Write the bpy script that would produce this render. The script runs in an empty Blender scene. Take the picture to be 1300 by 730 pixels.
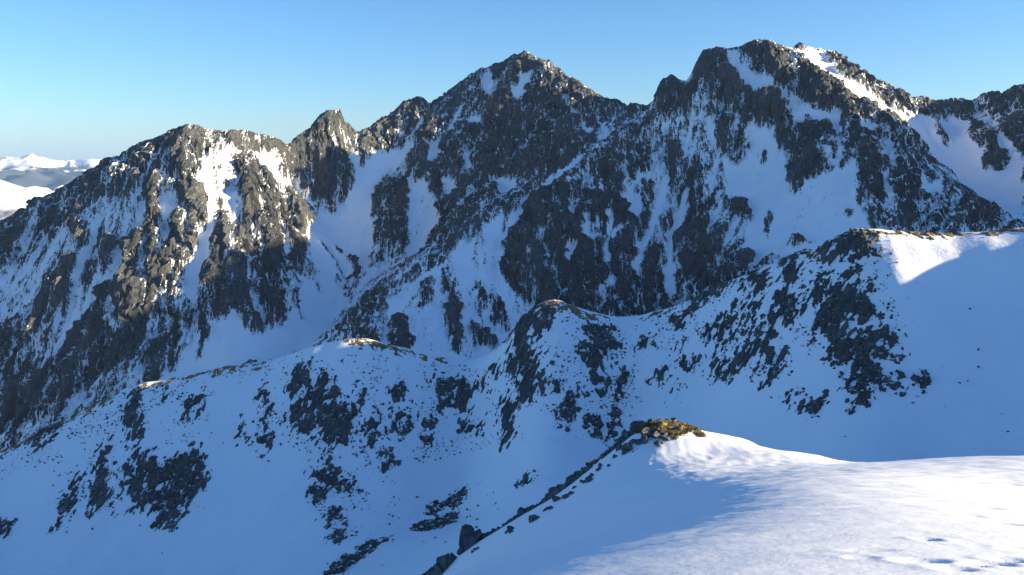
import bpy, math, random
import numpy as np

# ------------------------------------------------------------------ camera, sky, sun, exposure
sc = bpy.context.scene
W0, H0, FPX, PITCH = 1300.0, 730.0, 1020.0, math.radians(9.46)
cam_d = bpy.data.cameras.new('camera')
cam = bpy.data.objects.new('camera', cam_d)
sc.collection.objects.link(cam)
cam_d.sensor_fit = 'HORIZONTAL'
cam_d.sensor_width = 36.0
cam_d.lens = 36.0 * FPX / W0
cam_d.clip_start = 0.1
cam_d.clip_end = 200000.0
cam.location = (0, 0, 0)
cam.rotation_euler = (math.pi / 2 - PITCH, 0, 0)
sc.camera = cam
sc.render.resolution_x, sc.render.resolution_y = 1024, 575
sc.cycles.use_denoising = True
sc.cycles.max_bounces = 6
sc.cycles.diffuse_bounces = 3
sc.cycles.volume_bounces = 0

SUN_EL, SUN_AZ = math.radians(13.5), math.radians(98.0)      # azimuth clockwise from +Y (view direction)
world = bpy.data.worlds.new('World')
sc.world = world
world.use_nodes = True
nt = world.node_tree
bg = nt.nodes['Background']
sky = nt.nodes.new('ShaderNodeTexSky')
sky.sky_type = 'NISHITA'
sky.sun_disc = False
sky.sun_elevation = SUN_EL
sky.sun_rotation = SUN_AZ
sky.altitude = 300.0
sky.air_density = 1.0
sky.dust_density = 0.3
sky.ozone_density = 5.9
nt.links.new(sky.outputs['Color'], bg.inputs['Color'])
bg.inputs['Strength'].default_value = 0.064

sun_d = bpy.data.lights.new('sun', 'SUN')
sun_d.energy = 5.0
sun_d.angle = math.radians(0.5)
sun_d.color = (1.0, 0.80, 0.53)
sun = bpy.data.objects.new('sun', sun_d)
sc.collection.objects.link(sun)
sun.location = (300, 0, 300)
sun.rotation_euler = (math.pi / 2 - SUN_EL, 0, -SUN_AZ + math.pi)

sc.view_settings.view_transform = 'Standard'
sc.view_settings.look = 'None'
sc.view_settings.gamma = 1.0
sc.view_settings.use_curve_mapping = False
sc.view_settings.exposure = 1.82

# ------------------------------------------------------------------ helpers
rng = np.random.default_rng(7)
random.seed(7)
F32 = np.float32
CP, SP = math.cos(PITCH), math.sin(PITCH)

def ray(px, py):
    u, v = (px - W0 / 2) / FPX, (H0 / 2 - py) / FPX
    return np.array((u, CP + SP * v, -SP + CP * v))

def P(px, py, Y):
    """the place that stands at photograph position px, py, Y metres ahead"""
    d = ray(px, py)
    return d * (Y / d[1])

def foot(px, py, crest, slope):
    """the place at px, py on a slope of that steepness falling from a crest point"""
    d = ray(px, py)
    t = d[2] / d[1]
    Y = (slope * crest[1] - crest[2]) / (slope - t)
    return d * (Y / d[1])

_perm = rng.permutation(256).astype(np.int32)
_perm = np.concatenate([_perm, _perm, _perm])
_g2 = np.array([(math.cos(a), math.sin(a)) for a in np.linspace(0, 2 * math.pi, 16, endpoint=False)], F32)
_g3 = rng.normal(size=(64, 3)); _g3 = (_g3 / np.linalg.norm(_g3, axis=1)[:, None]).astype(F32)

def fade(t): return t * t * t * (t * (t * 6 - 15) + 10)

def noise2(x, y, seed=0):
    x = np.asarray(x, F32) + 37.17 * seed; y = np.asarray(y, F32) - 11.73 * seed
    xi = np.floor(x).astype(np.int32); yi = np.floor(y).astype(np.int32)
    xf = x - xi; yf = y - yi
    xi &= 255; yi &= 255
    u, v = fade(xf), fade(yf)
    def g(ix, iy, fx, fy):
        h = _perm[_perm[ix] + iy] & 15
        return _g2[h, 0] * fx + _g2[h, 1] * fy
    a = g(xi, yi, xf, yf); b = g(xi + 1, yi, xf - 1, yf)
    c = g(xi, yi + 1, xf, yf - 1); d = g(xi + 1, yi + 1, xf - 1, yf - 1)
    r = a + u * (b - a)
    return (r + v * (c + u * (d - c) - r)) * 1.5

def noise3(x, y, z, seed=0):
    x = np.asarray(x, F32) + 17.3 * seed; y = np.asarray(y, F32) - 9.1 * seed; z = np.asarray(z, F32) + 5.7 * seed
    xi = np.floor(x).astype(np.int32); yi = np.floor(y).astype(np.int32); zi = np.floor(z).astype(np.int32)
    xf = x - xi; yf = y - yi; zf = z - zi
    xi &= 255; yi &= 255; zi &= 255
    u, v, w = fade(xf), fade(yf), fade(zf)
    out = 0
    for k in (0, 1):
        wz = w if k else 1 - w
        for j in (0, 1):
            wy = v if j else 1 - v
            for i in (0, 1):
                wx = u if i else 1 - u
                h = _perm[_perm[_perm[xi + i] + yi + j] + zi + k] & 63
                out = out + wx * wy * wz * (_g3[h, 0] * (xf - i) + _g3[h, 1] * (yf - j) + _g3[h, 2] * (zf - k))
    return out * 1.5

_jit = rng.random((256, 4)).astype(F32)
def slabs(x, y, z=None, seed=0, tilt=.6):
    """broken rock: every cell of a jittered lattice gets its own level and tilt, so faces meet at sharp edges"""
    x = np.asarray(x, F32) + 13.7 * seed; y = np.asarray(y, F32) - 7.9 * seed
    z = np.zeros_like(x) if z is None else np.asarray(z, F32) + 3.1 * seed
    xi, yi, zi = (np.floor(q).astype(np.int32) for q in (x, y, z))
    best = np.full(x.shape, 9.0, F32); val = np.zeros(x.shape, F32)
    for k in ((0,) if not z.any() else (-1, 0, 1)):
        for j in (-1, 0, 1):
            for i in (-1, 0, 1):
                h = _perm[_perm[_perm[(xi + i) & 255] + ((yi + j) & 255)] + ((zi + k) & 255)]
                q = _jit[h]
                dx = x - (xi + i + q[..., 0]); dy = y - (yi + j + q[..., 1]); dz = z - (zi + k + q[..., 2]) if z.any() else 0
                d = dx * dx + dy * dy + dz * dz; m = d < best
                best = np.where(m, d, best)
                val = np.where(m, q[..., 3] - .5 + tilt * ((q[..., 1] - .5) * dx + (q[..., 2] - .5) * dy + (q[..., 0] - .5) * dz), val)
    return val

def fbm2(x, y, octs=4, gain=0.5, seed=0, ridged=False):
    s, a, tot = 0, 1.0, 0.0
    for o in range(octs):
        n = noise2(x * 2 ** o, y * 2 ** o, seed + o * 3)
        if ridged: n = 1 - 2 * np.abs(n)
        s = s + a * n; tot += a; a *= gain
    return s / tot

def blur(a, s):
    if s <= 0: return a
    r = max(1, int(3 * s)); k = np.exp(-0.5 * (np.arange(-r, r + 1) / s) ** 2); k = (k / k.sum()).astype(F32)
    for ax in (0, 1):
        p = np.pad(a, [(r, r) if q == ax else (0, 0) for q in (0, 1)], mode='edge')
        o = np.zeros_like(a)
        n = a.shape[ax]
        for i in range(2 * r + 1):
            o += k[i] * (p[i:i + n] if ax == 0 else p[:, i:i + n])
        a = o
    return a

def rbf(pts, X, Y, kind='lin'):
    pts = np.array(pts, float)
    n = len(pts)
    c = pts[:, :2]; S = 1000.0
    d = np.hypot(c[:, None, 0] - c[None, :, 0], c[:, None, 1] - c[None, :, 1]) / S
    K = d if kind == 'lin' else np.where(d > 0, d * d * np.log(np.maximum(d, 1e-9)), 0)
    A = np.zeros((n + 3, n + 3)); A[:n, :n] = K + np.eye(n) * (1e-5 if kind == 'lin' else 1e-9)
    A[:n, n] = 1; A[:n, n + 1:] = c / S; A[n:, :n] = A[:n, n:].T
    w = np.linalg.lstsq(A, np.concatenate([pts[:, 2], np.zeros(3)]), rcond=None)[0]
    out = np.zeros(X.shape, float) + w[n] + w[n + 1] * X / S + w[n + 2] * Y / S
    Xf, Yf = (X / S).astype(F32 if kind == 'lin' else float), (Y / S).astype(F32 if kind == 'lin' else float)
    for i in range(n):
        r2 = (Xf - F32(c[i, 0] / S) if kind == 'lin' else Xf - c[i, 0] / S) ** 2 + (Yf - (F32(c[i, 1] / S) if kind == 'lin' else c[i, 1] / S)) ** 2
        out += w[i] * (np.sqrt(r2) if kind == 'lin' else 0.5 * r2 * np.log(np.maximum(r2, 1e-18)))
    return out

def dense(line, step):
    """points every `step` metres along a line of places"""
    out = []
    for a, b in zip(line[:-1], line[1:]):
        n = max(1, int(math.hypot(b[0] - a[0], b[1] - a[1]) / step))
        for k in range(n): out.append(a + (b - a) * (k / n))
    out.append(line[-1])
    return out

class Field:
    """a regular world-space height field"""
    def __init__(s, x0, x1, y0, y1, d):
        s.x0, s.y0, s.d = x0, y0, d
        s.xs = np.arange(x0, x1 + d * .5, d); s.ys = np.arange(y0, y1 + d * .5, d)
        s.X, s.Y = np.meshgrid(s.xs, s.ys)
        s.Z = None
    def sample(s, A, x, y):
        fx = np.clip((np.asarray(x) - s.x0) / s.d, 0, len(s.xs) - 1.001); fy = np.clip((np.asarray(y) - s.y0) / s.d, 0, len(s.ys) - 1.001)
        i = fx.astype(int); j = fy.astype(int); u = fx - i; v = fy - j
        return (A[j, i] * (1 - u) + A[j, i + 1] * u) * (1 - v) + (A[j + 1, i] * (1 - u) + A[j + 1, i + 1] * u) * v
    def hit(s, px, py):
        """where the line of sight through px, py meets this ground"""
        d = ray(px, py); d = d / d[1]
        t = np.arange(s.ys[0], s.ys[-1], s.d)
        below = (d[2] * t) < s.sample(s.Z, d[0] * t, t)
        inside = (d[0] * t > s.xs[0]) & (d[0] * t < s.xs[-1])
        k = np.nonzero(below & inside)[0]
        if len(k) == 0:
            gap = (d[2] * t - s.sample(s.Z, d[0] * t, t)) / np.maximum(t, 30) + np.where(inside, 0, 1e6)
            q = int(np.argmin(gap)); return np.array((d[0] * t[q], t[q]))
        q = k[0]; tt = t[q]
        if q > 0:
            g0, g1 = (d[2] * t[i] - float(s.sample(s.Z, d[0] * t[i], t[i])) for i in (q - 1, q))
            tt = t[q - 1] + (t[q] - t[q - 1]) * g0 / (g0 - g1 + 1e-9)
        return np.array((d[0] * tt, tt))
    def poly(s, pix):
        """grid mask of a patch traced by its outline"""
        pts = []
        for (a, b) in zip(pix, pix[1:] + pix[:1]):
            n = max(1, int(math.hypot(b[0] - a[0], b[1] - a[1]) / 12))
            for k in range(n): pts.append(s.hit(a[0] + (b[0] - a[0]) * k / n, a[1] + (b[1] - a[1]) * k / n))
        p = np.array(pts)
        i0 = max(0, int((p[:, 0].min() - s.x0) / s.d) - 1); i1 = min(len(s.xs), int((p[:, 0].max() - s.x0) / s.d) + 2)
        j0 = max(0, int((p[:, 1].min() - s.y0) / s.d) - 1); j1 = min(len(s.ys), int((p[:, 1].max() - s.y0) / s.d) + 2)
        if i1 <= i0 or j1 <= j0: return None
        X, Y = s.X[j0:j1, i0:i1], s.Y[j0:j1, i0:i1]
        return (slice(j0, j1), slice(i0, i1)), inside_poly(p, X, Y)
    def stroke(s, pix, wpx):
        p = [s.hit(*q) for q in pix]
        w = wpx * np.mean([q[1] for q in p]) / FPX * 0.5
        p = np.array(p)
        lo, hi = p.min(0) - 3 * w, p.max(0) + 3 * w
        i0 = max(0, int((lo[0] - s.x0) / s.d)); i1 = min(len(s.xs), int((hi[0] - s.x0) / s.d) + 2)
        j0 = max(0, int((lo[1] - s.y0) / s.d)); j1 = min(len(s.ys), int((hi[1] - s.y0) / s.d) + 2)
        X, Y = s.X[j0:j1, i0:i1], s.Y[j0:j1, i0:i1]
        dist = np.full(X.shape, 1e9)
        for a, b in zip(p[:-1], p[1:]):
            e = b - a; L = max(1e-6, e @ e)
            t = np.clip(((X - a[0]) * e[0] + (Y - a[1]) * e[1]) / L, 0, 1)
            dist = np.minimum(dist, np.hypot(X - a[0] - t * e[0], Y - a[1] - t * e[1]))
        return (slice(j0, j1), slice(i0, i1)), np.clip(1.5 - dist / w, 0, 1)

def cubic(s, A, x, y):
    """smooth sampling of a grid"""
    fx = np.clip((x - s.x0) / s.d, 1, len(s.xs) - 2.001); fy = np.clip((y - s.y0) / s.d, 1, len(s.ys) - 2.001)
    i = fx.astype(int); j = fy.astype(int); u = fx - i; v = fy - j
    def w(t): return ((1 - t) ** 3 / 6, (3 * t ** 3 - 6 * t * t + 4) / 6, (-3 * t ** 3 + 3 * t * t + 3 * t + 1) / 6, t ** 3 / 6)
    wu, wv = w(u), w(v); out = 0
    for q in range(4):
        for p in range(4): out = out + wv[q] * wu[p] * A[np.clip(j + q - 1, 0, A.shape[0] - 1), np.clip(i + p - 1, 0, A.shape[1] - 1)]
    return out

def inside_poly(p, X, Y):
    m = np.zeros(X.shape, bool)
    for (x1, y1), (x2, y2) in zip(p, np.roll(p, -1, 0)):
        if y1 == y2: continue
        c = ((y1 > Y) != (y2 > Y)) & (X < (x2 - x1) * (Y - y1) / (y2 - y1) + x1)
        m ^= c
    return m

def lic(Z, d, width, length, seed):
    """noise smeared down the fall line: ribs and runnels"""
    r = np.random.default_rng(seed)
    n = blur(r.normal(size=Z.shape).astype(F32), width / d)
    gy, gx = np.gradient(blur(Z.astype(F32), max(2.0, width / d)), d)
    m = np.hypot(gx, gy) + 1e-3
    gx, gy = (gx / m).astype(F32), (gy / m).astype(F32)
    J, I = np.meshgrid(np.arange(Z.shape[0], dtype=F32), np.arange(Z.shape[1], dtype=F32), indexing='ij')
    tot = n.copy(); st = max(1.0, width / d * 0.6); N = int(length / d / st / 2)
    for sgn in (1, -1):
        fi, fj = I.copy(), J.copy()
        for k in range(N):
            a, b = np.clip(fj + .5, 0, Z.shape[0] - 1).astype(np.int32), np.clip(fi + .5, 0, Z.shape[1] - 1).astype(np.int32)
            fi += sgn * st * gx[a, b]; fj += sgn * st * gy[a, b]
            a, b = np.clip(fj + .5, 0, Z.shape[0] - 1).astype(np.int32), np.clip(fi + .5, 0, Z.shape[1] - 1).astype(np.int32)
            tot += n[a, b] * (1 - k / N)
    tot -= blur(tot, 6 * width / d) if width / d < 8 else tot.mean()
    return tot / tot.std()

def mesh_from(name, V, Fc, mat, attrs=None, smooth=True, parent=None, tri=False):
    me = bpy.data.meshes.new(name)
    k = 3 if tri else 4
    V = np.ascontiguousarray(V, F32); Fc = np.ascontiguousarray(Fc, np.int32)
    me.vertices.add(len(V)); me.vertices.foreach_set('co', V.ravel())
    me.loops.add(len(Fc) * k); me.loops.foreach_set('vertex_index', Fc.ravel())
    me.polygons.add(len(Fc)); me.polygons.foreach_set('loop_start', np.arange(0, len(Fc) * k, k, dtype=np.int32))
    me.polygons.foreach_set('use_smooth', np.full(len(Fc), smooth) if isinstance(smooth, bool) else smooth)
    for an, av in (attrs or {}).items():
        at = me.attributes.new(an, 'FLOAT', 'POINT'); at.data.foreach_set('value', np.ascontiguousarray(av, F32))
    me.update(calc_edges=True)
    me.materials.append(mat)
    o = bpy.data.objects.new(name, me)
    sc.collection.objects.link(o)
    if parent: o.parent = parent
    return o

def grid_faces(ny, nx):
    idx = np.arange(ny * nx, dtype=np.int32).reshape(ny, nx)
    return np.stack([idx[:-1, :-1], idx[:-1, 1:], idx[1:, 1:], idx[1:, :-1]], -1)

def sub_mesh(name, V, Fc, keep, mat, attrs=None, smooth=True):
    f = Fc[keep]
    if not isinstance(smooth, bool): smooth = smooth[keep]
    used, inv = np.unique(f.ravel(), return_inverse=True)
    return mesh_from(name, V[used], inv.reshape(-1, 4), mat, {k: v[used] for k, v in (attrs or {}).items()}, smooth)

def tag(o, label=None, cat=None, group=None, kind=None):
    if label: o['label'] = label
    if cat: o['category'] = cat
    if group: o['group'] = group
    if kind: o['kind'] = kind
    return o

# ------------------------------------------------------------------ materials
class NT:
    def __init__(s, name):
        s.m = bpy.data.materials.new(name); s.m.use_nodes = True
        s.t = s.m.node_tree; s.b = s.t.nodes['Principled BSDF']
        s.co = s.n('ShaderNodeTexCoord').outputs['Object']
    def n(s, kind, **kw):
        nd = s.t.nodes.new(kind)
        for k, v in kw.items(): setattr(nd, k, v)
        return nd
    def link(s, a, b): s.t.links.new(a, b)
    def noise(s, scale, detail=4, rough=0.55, stretch=None, dist=0.0):
        nd = s.n('ShaderNodeTexNoise'); nd.inputs['Scale'].default_value = scale
        nd.inputs['Detail'].default_value = detail; nd.inputs['Roughness'].default_value = rough
        nd.inputs['Distortion'].default_value = dist
        c = s.co
        if stretch:
            mp = s.n('ShaderNodeMapping'); mp.inputs['Scale'].default_value = stretch
            s.link(c, mp.inputs['Vector']); c = mp.outputs['Vector']
        s.link(c, nd.inputs['Vector'])
        return nd.outputs['Fac']
    def math(s, op, a, b=None, clamp=False):
        nd = s.n('ShaderNodeMath', operation=op, use_clamp=clamp)
        for i, v in enumerate((a, b)):
            if v is None: continue
            if isinstance(v, (int, float)): nd.inputs[i].default_value = v
            else: s.link(v, nd.inputs[i])
        return nd.outputs[0]
    def ramp(s, fac, stops):
        nd = s.n('ShaderNodeValToRGB'); e = nd.color_ramp.elements
        while len(e) < len(stops): e.new(0.5)
        for q, (p, c) in zip(e, stops):
            q.position = p; q.color = (*c, 1) if len(c) == 3 else c
        s.link(fac, nd.inputs['Fac'])
        return nd.outputs['Color']
    def mix(s, fac, a, b):
        nd = s.n('ShaderNodeMix', data_type='RGBA')
        if isinstance(fac, (int, float)): nd.inputs[0].default_value = fac
        else: s.link(fac, nd.inputs[0])
        for i, v in ((6, a), (7, b)):
            if isinstance(v, tuple): nd.inputs[i].default_value = (*v, 1)
            else: s.link(v, nd.inputs[i])
        return nd.outputs[2]
    def attr(s, name):
        nd = s.n('ShaderNodeAttribute', attribute_name=name); return nd.outputs['Fac']
    def bump(s, h, dist, strength=1.0, normal=None):
        nd = s.n('ShaderNodeBump'); nd.inputs['Distance'].default_value = dist; nd.inputs['Strength'].default_value = strength
        s.link(h, nd.inputs['Height'])
        if normal is not None: s.link(normal, nd.inputs['Normal'])
        return nd.outputs['Normal']

SNOW = (0.85, 0.885, 0.92)
def rock_color(m, big, mid, gain=1.0):
    a = m.ramp(m.noise(1 / big, 5, 0.6, (1, 1, .5)), [(.34, (.024, .031, .038)), (.5, (.059, .069, .078)), (.64, (.14, .148, .150))])
    b = m.ramp(m.noise(1 / mid, 6, 0.7, (1, 1, .35)), [(.3, (.022, .028, .034)), (.55, (.068, .077, .085)), (.75, (.155, .16, .156))])
    c = m.mix(.5, a, b)
    if gain == 1.0: return c
    mul = m.n('ShaderNodeMix', data_type='RGBA', blend_type='MULTIPLY'); mul.inputs[0].default_value = 1.0
    m.link(c, mul.inputs[6]); mul.inputs[7].default_value = (gain, gain, gain, 1)
    return mul.outputs[2]

def mat_mountain():
    m = NT('mountain_rock_and_snow')
    at = m.attr('rock')
    edge = m.math('ADD', m.math('MULTIPLY', m.math('SUBTRACT', m.noise(1 / 14, 6, .7), .5), .7), at)
    edge = m.math('ADD', edge, m.math('MULTIPLY', m.math('SUBTRACT', m.noise(1 / 4.0, 4, .7, (1, 1, 1.8)), .5), 1.0))
    edge = m.math('ADD', edge, m.math('MULTIPLY', m.math('SUBTRACT', m.noise(1 / 5.5, 4, .65, (1, .32, .32)), .5), .85))
    for sca, st, wid, amt in ((1 / 26, (1, .22, .22), .03, .55), (1 / 13, (1, .25, .25), .024, .32), (1 / 20, (.6, 1, 1.5), .02, .28)):
        ln = m.math('ABSOLUTE', m.math('SUBTRACT', m.noise(sca, 4, .6, st), .5))
        lace = m.ramp(ln, [(0, (1, 1, 1)), (wid, (0, 0, 0))])                # thin runnels and ledges that hold snow
        edge = m.math('SUBTRACT', edge, m.math('MULTIPLY', lace, amt))
    fac = m.ramp(edge, [(.47, (0, 0, 0)), (.53, (1, 1, 1))])
    rc = rock_color(m, 130, 12)
    fine = m.ramp(m.noise(1 / 5, 5, .75, (1, 1, .4)), [(.32, (.25, .25, .25)), (.5, (.9, .9, .9)), (.68, (1.9, 1.85, 1.75))])
    mul = m.n('ShaderNodeMix', data_type='RGBA', blend_type='MULTIPLY'); mul.inputs[0].default_value = .85
    m.link(rc, mul.inputs[6]); m.link(fine, mul.inputs[7]); rc = mul.outputs[2]
    warm = m.ramp(m.noise(1 / 90, 4), [(.5, (0, 0, 0)), (.7, (.3, .3, .3))])
    rc = m.mix(warm, rc, (.13, .108, .08))
    sn = m.ramp(m.noise(1 / 40, 4), [(.3, (.79, .84, .89)), (.6, SNOW)])
    m.link(m.mix(fac, sn, rc), m.b.inputs['Base Color'])
    m.b.inputs['Roughness'].default_value = .9
    m.b.inputs['Specular IOR Level'].default_value = .2
    h = m.math('MULTIPLY', m.noise(1 / 8, 8, .75, (1, 1, .35)), fac)
    m.link(m.bump(h, 9.0, 1.0), m.b.inputs['Normal'])
    return m.m

def mat_snow(name, scale, dist, fine=None, fined=0.0):
    m = NT(name)
    c = m.ramp(m.noise(scale * .15, 4), [(.3, (.81, .855, .90)), (.65, SNOW)])
    m.link(c, m.b.inputs['Base Color'])
    m.b.inputs['Roughness'].default_value = .65
    m.b.inputs['Specular IOR Level'].default_value = .25
    n = m.bump(m.noise(scale, 6, .6), dist, 1.0)
    if fine: n = m.bump(m.noise(fine, 5, .65, (1.0, 2.2, 1.0)), fined, 1.0, n)
    m.link(n, m.b.inputs['Normal'])
    return m.m

def mat_rock(name, big, mid, bump, snow=0.0, gain=1.0):
    m = NT(name)
    rc = rock_color(m, big, mid, gain)
    lich = m.ramp(m.noise(1 / mid * 1.3, 5, .65), [(.52, (0, 0, 0)), (.64, (.7, .7, .7))])
    rc = m.mix(lich, rc, (.16, .135, .075))
    if snow:
        geo = m.n('ShaderNodeNewGeometry'); sep = m.n('ShaderNodeSeparateXYZ'); m.link(geo.outputs['Normal'], sep.inputs[0])
        up = m.math('ADD', sep.outputs['Z'], m.math('MULTIPLY', m.math('SUBTRACT', m.noise(1 / mid, 4), .5), .8))
        f = m.ramp(up, [(snow, (0, 0, 0)), (snow + .06, (1, 1, 1))])
        rc = m.mix(f, rc, SNOW)
    m.link(rc, m.b.inputs['Base Color'])
    m.b.inputs['Roughness'].default_value = .88
    m.b.inputs['Specular IOR Level'].default_value = .25
    m.link(m.bump(m.noise(1 / mid * 1.6, 7, .7), bump, 1.0), m.b.inputs['Normal'])
    return m.m

def mat_grass(name, s, col=((.10, .07, .03), (.21, .145, .062), (.32, .235, .115))):
    m = NT(name)
    c = m.ramp(m.noise(s, 5, .6), [(.3, col[0]), (.5, col[1]), (.7, col[2])])
    m.link(c, m.b.inputs['Base Color'])
    m.b.inputs['Roughness'].default_value = .9
    m.b.inputs['Specular IOR Level'].default_value = .1
    m.link(m.bump(m.noise(s * 3, 5, .7), .3 / s, .8), m.b.inputs['Normal'])
    return m.m

M_MOUNT = mat_mountain()
M_SNOW_MID = mat_snow('snow_slope', 1 / 22, 1.2, 1 / 5, .25)
M_SNOW_NEAR = mat_snow('wind_packed_snow', 0.9, .025, 7.0, .012)
M_OUT = mat_rock('outcrop_rock', 25, 4.5, 1.6, .97)
M_STONE = mat_rock('knoll_rock', 2.0, .45, .14, 0, 1.5)
M_GRASS_MID = mat_grass('ridge_dry_grass', 1 / 5)
M_GRASS = mat_grass('dry_grass', 2.2, ((.10, .08, .03), (.22, .175, .07), (.34, .28, .13)))

Wp = lambda x, y, z: np.array((x, y, z), float)

# ------------------------------------------------------------------ the high mountains round the valley
def build_mountains():
    f = Field(-2000, 2100, 1150, 3000, 3.3)
    crest = [(-200, 385, 2480), (-100, 335, 2420), (0, 283, 2340), (60, 250, 2290), (120, 214, 2235), (165, 190, 2200), (180, 181, 2190), (200, 176, 2180), (225, 162, 2180), (243, 160, 2185),
             (262, 168, 2200), (272, 176, 2210), (300, 168, 2240), (330, 175, 2300), (358, 182, 2380), (366, 186, 2430), (376, 178, 2460), (400, 152, 2520), (408, 143, 2540), (414, 138, 2550), (424, 144, 2555), (434, 137, 2560), (439, 150, 2568), (444, 164, 2580),
             (452, 172, 2600), (470, 162, 2640), (500, 142, 2700), (520, 126, 2740), (536, 123, 2760), (546, 131, 2800), (560, 121, 2850), (590, 99, 2870), (605, 89, 2870), (640, 77, 2820), (655, 69, 2790), (668, 65, 2760),
             (690, 76, 2710), (720, 96, 2650), (760, 119, 2570), (790, 131, 2520), (826, 131, 2450), (833, 108, 2420), (850, 94, 2390), (870, 104, 2370), (886, 88, 2350), (892, 63, 2330), (910, 57, 2320), (945, 56, 2310), (965, 51, 2300), (985, 58, 2280)]
    dome = [(985, 62, 2400), (1020, 55, 2440), (1050, 65, 2470), (1080, 84, 2490), (1110, 103, 2500), (1150, 121, 2510), (1175, 124, 2520), (1195, 131, 2520), (1215, 125, 2510), (1235, 129, 2500), (1262, 113, 2460), (1285, 111, 2420), (1300, 113, 2400), (1380, 105, 2300), (1480, 100, 2150), (1600, 95, 2000)]
    rib = [(985, 58, 2280), (1040, 95, 2200), (1080, 119, 2130), (1097, 122, 2100), (1130, 150, 2040), (1160, 185, 1960), (1200, 214, 1860), (1250, 247, 1730), (1300, 275, 1600), (1400, 315, 1400)]
    spur = [(832, 134, 2420), (800, 162, 2320), (770, 185, 2240), (720, 215, 2160), (690, 235, 2110), (640, 264, 2040), (600, 287, 1990), (560, 322, 1920), (530, 350, 1870), (490, 380, 1820), (455, 415, 1760), (440, 430, 1735), (400, 470, 1690)]
    valley = [(458, 195, 2540), (450, 240, 2440), (440, 285, 2340), (440, 320, 2260), (435, 360, 2150), (420, 400, 2020), (380, 430, 1900), (330, 460, 1790), (250, 480, 1790), (150, 512, 1770), (50, 535, 1765), (-80, 575, 1760), (-220, 620, 1760)]
    bowl = [(1150, 150, 2380), (1190, 205, 2230), (1240, 228, 2130), (1300, 262, 1980), (1400, 300, 1800)]
    L = lambda q: [P(*p) for p in q]
    crest, dome, rib, spur, valley, bowl = map(L, (crest, dome, rib, spur, valley, bowl))
    pts = []
    jag = np.random.default_rng(17)
    for p in dense(crest, 17): pts.append(p + np.array((0, 0, jag.normal() * 4.5 - 1)))
    for p in dense(dome[6:], 22): pts.append(p + np.array((0, 0, jag.normal() * 6)))
    for l, st in ((dome[:7], 60), (rib, 60), (spur, 60), (valley, 70), (bowl, 90)): pts += dense(l, st)
    for p in dense(dome[6:], 50): pts.append(p + np.array((0, -48, -40)))
    for p in dense(crest[19:-6], 60): pts.append(p + np.array((-10, -48, -36)))
    for l in (crest, dome):                                                  # the far sides fall away
        for p in dense(l, 160):
            pts.append(p + np.array((0, 330, -270 - (150 if p[2] > 100 else 0))))
    # face of the left mountain: its foot follows the valley
    cf = lambda px, py, Y: pts.append(P(px, py, Y))
    cf(372, 240, 2370); cf(400, 250, 2410); cf(425, 255, 2430)                # foot of the tower
    cf(390, 330, 2130); cf(350, 380, 1960); cf(290, 430, 1830); cf(200, 470, 1800)
    cf(560, 300, 2230); cf(520, 320, 2250); cf(480, 330, 2240); cf(640, 250, 2190); cf(690, 225, 2260)
    cf(610, 190, 2520); cf(550, 200, 2520); cf(680, 150, 2560); cf(500, 215, 2540)
    for px, py, c, s in ((560, 440, (560, 322, 1920), .8), (620, 440, (620, 276, 2015), .95), (700, 430, (700, 229, 2125), 1.05), (780, 410, (780, 178, 2265), 1.05), (850, 400, (845, 145, 2380), 1.0),
                         (920, 370, (940, 100, 2340), .86), (1000, 345, (1000, 75, 2270), .84), (1080, 330, (1090, 122, 2110), .84), (1160, 325, (1160, 185, 1960), .82), (1250, 320, (1250, 247, 1730), .75),
                         (700, 330, (700, 229, 2125), 1.15), (780, 320, (780, 178, 2265), 1.15), (860, 260, (845, 145, 2380), 1.0), (950, 200, (940, 100, 2340), .9), (1030, 220, (1020, 85, 2230), .85)):
        pts.append(foot(px, py, P(*c), s))
    pts += [Wp(-1900, 1180, -740), Wp(-1400, 1500, -720), Wp(-1000, 1180, -660), Wp(-400, 1180, -540), Wp(0, 1180, -470), Wp(250, 1180, -410), Wp(700, 1150, -310), Wp(1150, 1150, -210), Wp(1800, 1150, 60), Wp(2080, 1600, 430), Wp(2080, 1760, 440), Wp(2080, 2300, 120), Wp(1700, 1700, 130), Wp(1500, 2000, 120), Wp(2080, 1150, 200)]  # high ground far right is out of view, raised to shade the spur
    pts += [Wp(700, 2640, 330), Wp(850, 2680, 310), Wp(560, 2700, 270), Wp(1000, 2720, 270)]  # hidden ground behind the massif, added to throw shade on the centre peak
    f.Z = rbf(pts, f.X, f.Y)
    base = blur(f.Z.astype(F32), 1.2)
    f.Z = base
    # traced pattern of bare rock (1) and snow (0); 0.5 leaves it to slope and relief
    G = np.full(f.X.shape, .56, F32)
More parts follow.
